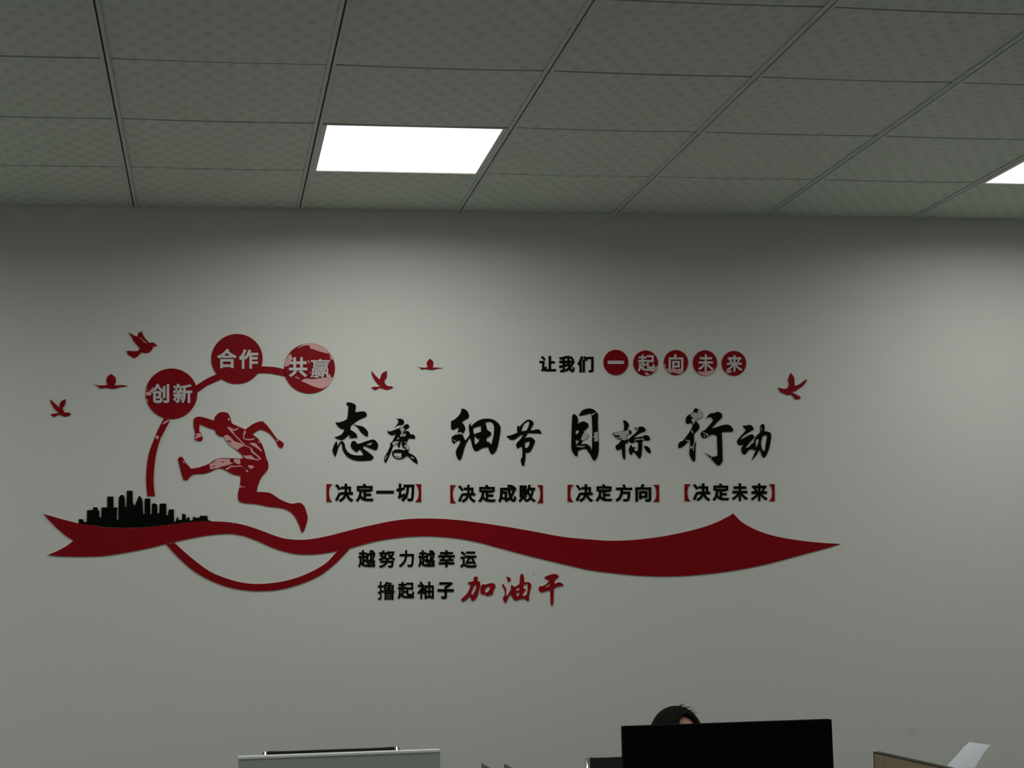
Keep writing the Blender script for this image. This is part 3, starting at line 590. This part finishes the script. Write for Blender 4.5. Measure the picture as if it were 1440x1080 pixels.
# wooden divider
p = at(1228, 1057, 5.45)
t = empty('desk_divider', (p.x+0.01, 4.8, 0)); tag(t, 'light wooden desk divider panel with dark edging, standing right of the black monitor', 'divider')
zt = p.z
boxobj('panel', M['wood'], t, -0.009, 0.009, -0.70, 0.646, 0.03, zt-0.004)
bm = bmesh.new(); box(bm, -0.0105, 0.0105, -0.70, 0.65, zt-0.0038, zt); box(bm, -0.0105, 0.0105, 0.6462, 0.65, 0.03, zt-0.0038); bmobj('edging', bm, M['olive_edge'], t)
for y in (-0.55, 0.5): boxobj('foot', M['steel'], t, -0.035, 0.035, y-0.03, y+0.03, 0.0005, 0.0295)

# printer and its curled sheet
YP = 5.2
base = at(1345, 1110, YP)
t = empty('printer', (base.x+0.035, YP-0.02, DZ)); tag(t, 'grey printer below the view, feeding the curled white sheet', 'printer')
bm = bmesh.new(); box(bm, -0.15, 0.15, -0.17, -0.012, 0.001, 0.19, bev=0.012); box(bm, -0.15, 0.15, 0.034, 0.10, 0.001, 0.19, bev=0.012); box(bm, -0.15, -0.1402, -0.03, 0.05, 0.001, 0.175); box(bm, 0.1402, 0.15, -0.03, 0.05, 0.001, 0.175); bmobj('body', bm, M['printer'], t)
bm = bmesh.new(); box(bm, -0.14, 0.14, -0.0118, 0.0338, 0.001, 0.10); bmobj('feed_slot', bm, M['plastic_black'], t)
bm = bmesh.new(); box(bm, -0.10, 0.10, -0.16, -0.05, 0.1905, 0.194, bev=0.001); bmobj('control_panel', bm, M['plastic_black'], t)
rows = []
Ls = [(1363, 1043.7), (1354, 1052), (1346, 1061.7), (1336, 1072), (1328, 1083), (1320, 1096), (1314, 1112), (1311, 1130)]
Rs = [(1393.3, 1047.5), (1387, 1054), (1381.7, 1061.7), (1376.5, 1070), (1371.7, 1078.3), (1367, 1090), (1363, 1106), (1361, 1124)]
sheet = []
for i, (l, r) in enumerate(zip(Ls, Rs)):
    yy = YP+0.09*(1-i/7)**1.3+0.008
    A, B = at(*l, yy), at(*r, yy); n = 6; rows.append([A.lerp(B, k/n)+Vector((0, -0.004*math.sin(math.pi*k/n), 0)) for k in range(n+1)])
last = rows[-1]; d = Vector((0, 0, DZ+0.104-last[0].z))
rows.append([v+Vector((0, 0, DZ+0.104-v.z)) for v in last])
c = rows[0][0].copy(); bm = bmesh.new()
fr = [[bm.verts.new(v-c) for v in r] for r in rows]; bk = [[bm.verts.new(v-c+Vector((0, 0.0006, 0))) for v in r] for r in rows]
for i in range(len(rows)-1):
    for k in range(6):
        bm.faces.new((fr[i][k], fr[i][k+1], fr[i+1][k+1], fr[i+1][k])); bm.faces.new((bk[i][k], bk[i+1][k], bk[i+1][k+1], bk[i][k+1]))
    for k in (0, 6): bm.faces.new((fr[i][k], fr[i+1][k], bk[i+1][k], bk[i][k]))
for i in (0, len(rows)-1):
    for k in range(6): bm.faces.new((fr[i][k], fr[i][k+1], bk[i][k+1], bk[i][k]))
o = bmobj('paper_sheet', bm, M['paper'], None, c, smooth=False)
tag(o, 'curled white paper sheet standing up right of the wooden divider', 'paper')

# ------------------------------------------------------------------ the seated person
def cap(bm, a, b, ra, rb, seg=14):
    a, b = Vector(a), Vector(b); d = b-a; rot = d.to_track_quat('Z', 'Y').to_matrix().to_4x4() if d.length > 1e-6 else Matrix()
    if d.length > 1e-6:
        bmesh.ops.create_cone(bm, cap_ends=True, segments=seg, radius1=ra, radius2=rb, depth=d.length, matrix=Matrix.Translation((a+b)/2) @ rot)
    for p, r in ((a, ra), (b, rb)):
        bmesh.ops.create_uvsphere(bm, u_segments=seg, v_segments=10, radius=r, matrix=Matrix.Translation(p))
def ell(bm, c, r, rx=0, rz=0):
    bmesh.ops.create_uvsphere(bm, u_segments=24, v_segments=16, radius=1, matrix=Matrix.Translation(c) @ Matrix.Rotation(rz, 4, 'Z') @ Matrix.Rotation(rx, 4, 'X') @ Matrix.Diagonal((*r, 1)))
def fuse(name, bm, voxel, m, parent, loc=(0, 0, 0), smooth_it=6):
    me = bpy.data.meshes.new(name); bm.to_mesh(me); bm.free()
    ob = bpy.data.objects.new(name, me); C.objects.link(ob)
    md = ob.modifiers.new('r', 'REMESH'); md.mode = 'VOXEL'; md.voxel_size = voxel
    ms = ob.modifiers.new('s', 'SMOOTH'); ms.iterations = smooth_it; ms.factor = 0.5
    dg = bpy.context.evaluated_depsgraph_get(); out = bpy.data.meshes.new_from_object(ob.evaluated_get(dg))
    bpy.data.objects.remove(ob); out.name = name; out.materials.clear(); out.materials.append(m)
    for p in out.polygons: p.use_smooth = True
    return link(name, out, parent, loc)
hp = at(953, 994, 5.70)                       # crown of the hair
PX, PY = hp.x, 5.72
per = empty('person', (PX, PY, 0)); tag(per, 'seated person with dark hair, only the crown and forehead showing over the black monitor', 'person')
top = hp.z
H = Vector((0, 0, top-0.127))                  # head centre in the person's frame
sh = top-0.30
def arms(bm, k, hands=False):
    for s in (-1, 1):
        S_, E_, W_ = (s*0.155, 0.0, sh-0.02), (s*0.215, -0.14, 0.80), (s*0.13, -0.44, 0.795)
        cap(bm, S_, E_, 0.043*k, 0.036*k); cap(bm, E_, W_, 0.036*k, 0.025*k)
        if hands:
            cap(bm, (s*0.128, -0.45, 0.79), (s*0.112, -0.52, 0.782), 0.022, 0.024)
            cap(bm, (s*0.14, -0.48, 0.785), (s*0.128, -0.53, 0.778), 0.016, 0.016)
            for f in range(4):
                bx = s*(0.142-0.017*f); L_ = (0.030, 0.036, 0.039, 0.034)[3-f]
                k1 = (bx, -0.535, 0.786); k2 = (bx-s*0.004, -0.535-L_, 0.780); k3 = (bx-s*0.006, -0.535-L_*1.7, 0.766)
                cap(bm, k1, k2, 0.0085, 0.0075, 8); cap(bm, k2, k3, 0.0075, 0.0065, 8)
            cap(bm, (s*0.098, -0.475, 0.785), (s*0.075, -0.505, 0.776), 0.011, 0.0095, 8); cap(bm, (s*0.075, -0.505, 0.776), (s*0.068, -0.53, 0.768), 0.0095, 0.008, 8)
def legs(bm, k):
    for s in (-1, 1):
        cap(bm, (s*0.09, -0.06, 0.555), (s*0.11, -0.44, 0.535), 0.075*k, 0.055*k); cap(bm, (s*0.11, -0.44, 0.53), (s*0.11, -0.42, 0.12), 0.053*k, 0.036*k)
bm = bmesh.new()
ell(bm, H+Vector((0, 0.010, 0.022)), (0.0745, 0.092, 0.090)); ell(bm, H+Vector((0, -0.022, -0.035)), (0.058, 0.064, 0.085))
cap(bm, H+Vector((0, -0.052, -0.095)), H+Vector((0, -0.05, -0.09)), 0.022, 0.022)
cap(bm, H+Vector((0, -0.086, 0.0)), H+Vector((0, -0.098, -0.036)), 0.0075, 0.0125)          # nose
ell(bm, H+Vector((0, -0.074, 0.026)), (0.045, 0.014, 0.009)); ell(bm, H+Vector((0, -0.078, -0.063)), (0.022, 0.010, 0.009))
for s in (-1, 1):
    ell(bm, H+Vector((s*0.064, 0.012, -0.005)), (0.008, 0.018, 0.030)); ell(bm, H+Vector((s*0.034, -0.056, -0.032)), (0.02, 0.016, 0.022))
cap(bm, H+Vector((0, 0.01, -0.08)), (0, 0.02, sh), 0.047, 0.055)
ell(bm, (0, 0.01, sh-0.14), (0.150, 0.095, 0.19)); cap(bm, (-0.13, 0.01, sh-0.02), (0.13, 0.01, sh-0.02), 0.045, 0.045); ell(bm, (0, 0, 0.60), (0.16, 0.12, 0.12))
arms(bm, 1.0, True); legs(bm, 0.9)
for s in (-1, 1): cap(bm, (s*0.11, -0.42, 0.07), (s*0.12, -0.56, 0.05), 0.034, 0.03)
body = fuse('body', bm, 0.0042, M['skin'], per, smooth_it=4)
for s in (-1, 1):
    bm = bmesh.new(); ell(bm, H+Vector((s*0.031, -0.069, 0.004)), (0.0135, 0.011, 0.0065)); e = bmobj('eye', bm, M['eye'], per, smooth=True)
    bm = bmesh.new(); ell(bm, H+Vector((s*0.031, -0.0785, 0.003)), (0.0050, 0.0025, 0.0050)); bmobj('iris', bm, M['iris'], e, smooth=True)
    bm = bmesh.new(); tube(bm, [H+Vector((s*(0.016+0.03*i/5), -0.088+0.012*(i/5)**2, 0.022+0.006*math.sin(i/5*2.6))) for i in range(6)], [0.0015, 0.0028, 0.0028, 0.0024, 0.002, 0.001], 6); bmobj('eyebrow', bm, M['hair'], per)
bm = bmesh.new(); ell(bm, H+Vector((0, -0.0865, -0.060)), (0.021, 0.006, 0.0035)); ell(bm, H+Vector((0, -0.0860, -0.067)), (0.018, 0.006, 0.0045)); bmobj('lips', bm, M['lip'], per, smooth=True)
# hair: a cap swept from a parting over the viewer's left, forehead left open on the right
def hair_cap():
    bm = bmesh.new(); n, m_ = 48, 26; ring = []
    R_ = Vector((0.077, 0.094, 0.095)); cen = H+Vector((0, 0.010, 0.022))
    def lim(az):                              # how far down (polar angle) the hair reaches for azimuth az; az = 0 is the face (-y), + towards viewer's right
        a = abs(az); front = math.radians(50)
        side = math.radians(152)
        return min(side, 0.64+1.0*a*a if a < 0.5 else 0.89+(side-0.89)*min(1, (a-0.5)/0.6))
    for j in range(m_+1):
        row = []
        for i in range(n):
            az = 2*math.pi*i/n-math.pi; th = lim((az-0.36+math.pi) % (2*math.pi)-math.pi)*j/m_
            rr = 1+0.012*math.sin(az*13+th*5)+0.006*math.sin(az*29)
            down = max(0, th-1.9)
            v = Vector((math.sin(th)*math.sin(az)*R_.x*rr*(1+0.06*down), -math.sin(th)*math.cos(az)*R_.y*rr, math.cos(th)*R_.z-down*0.11))
            if th > 1.9:
                sc = 0.95; v.x = math.sin(az)*R_.x*sc*rr; v.y = -math.cos(az)*R_.y*sc*rr
            row.append(bm.verts.new(cen+v))
        ring.append(row)
    for j in range(m_):
        for i in range(n): bm.faces.new((ring[j][i], ring[j][(i+1) % n], ring[j+1][(i+1) % n], ring[j+1][i]))
    bmesh.ops.remove_doubles(bm, verts=bm.verts, dist=0.0004)
    bmesh.ops.solidify(bm, geom=bm.faces[:], thickness=0.012)
    return bm
hr = bmobj('hair', hair_cap(), M['hair'], per, smooth=True)
bm = bmesh.new(); rnd = random.Random(3)
for i in range(46):                            # flyaway strands over the crown
    a = rnd.uniform(-0.2, 1.1); th = rnd.uniform(0.05, 0.75)
    p = H+Vector((0, 0.010, 0.022))+Vector((math.sin(th)*math.sin(a)*0.088, -math.sin(th)*math.cos(a)*0.103, math.cos(th)*0.102))
    dr = Vector((rnd.uniform(0.2, 1.0), rnd.uniform(-.4, .2), rnd.uniform(0.1, 0.55))).normalized(); L_ = rnd.uniform(0.012, 0.036)
    tube(bm, [p-dr*0.006, p+dr*L_*0.5, p+dr*L_+Vector((0, 0, -L_*0.25))], [0.0008, 0.0006, 0.0002], 4)
bmobj('flyaway_strands', bm, M['hair'], per)
bm = bmesh.new(); ell(bm, (0, 0.01, sh-0.14), (0.163, 0.108, 0.20)); cap(bm, (-0.13, 0.01, sh-0.02), (0.13, 0.01, sh-0.02), 0.055, 0.055); cap(bm, (0, 0.018, sh-0.0), (0, 0.016, sh+0.035), 0.07, 0.058); ell(bm, (0, 0, 0.62), (0.172, 0.13, 0.13)); arms(bm, 1.3)
fuse('sweater', bm, 0.007, M['sweater'], per)
bm = bmesh.new(); ell(bm, (0, -0.01, 0.575), (0.165, 0.13, 0.085)); legs(bm, 1.12); fuse('trousers', bm, 0.007, M['trousers'], per)
for s in (-1, 1):
    bm = bmesh.new(); cap(bm, (s*0.11, -0.40, 0.05), (s*0.12, -0.58, 0.042), 0.044, 0.040); ell(bm, (s*0.115, -0.49, 0.02), (0.045, 0.13, 0.02)); fuse('shoe', bm, 0.005, M['shoe'], per)
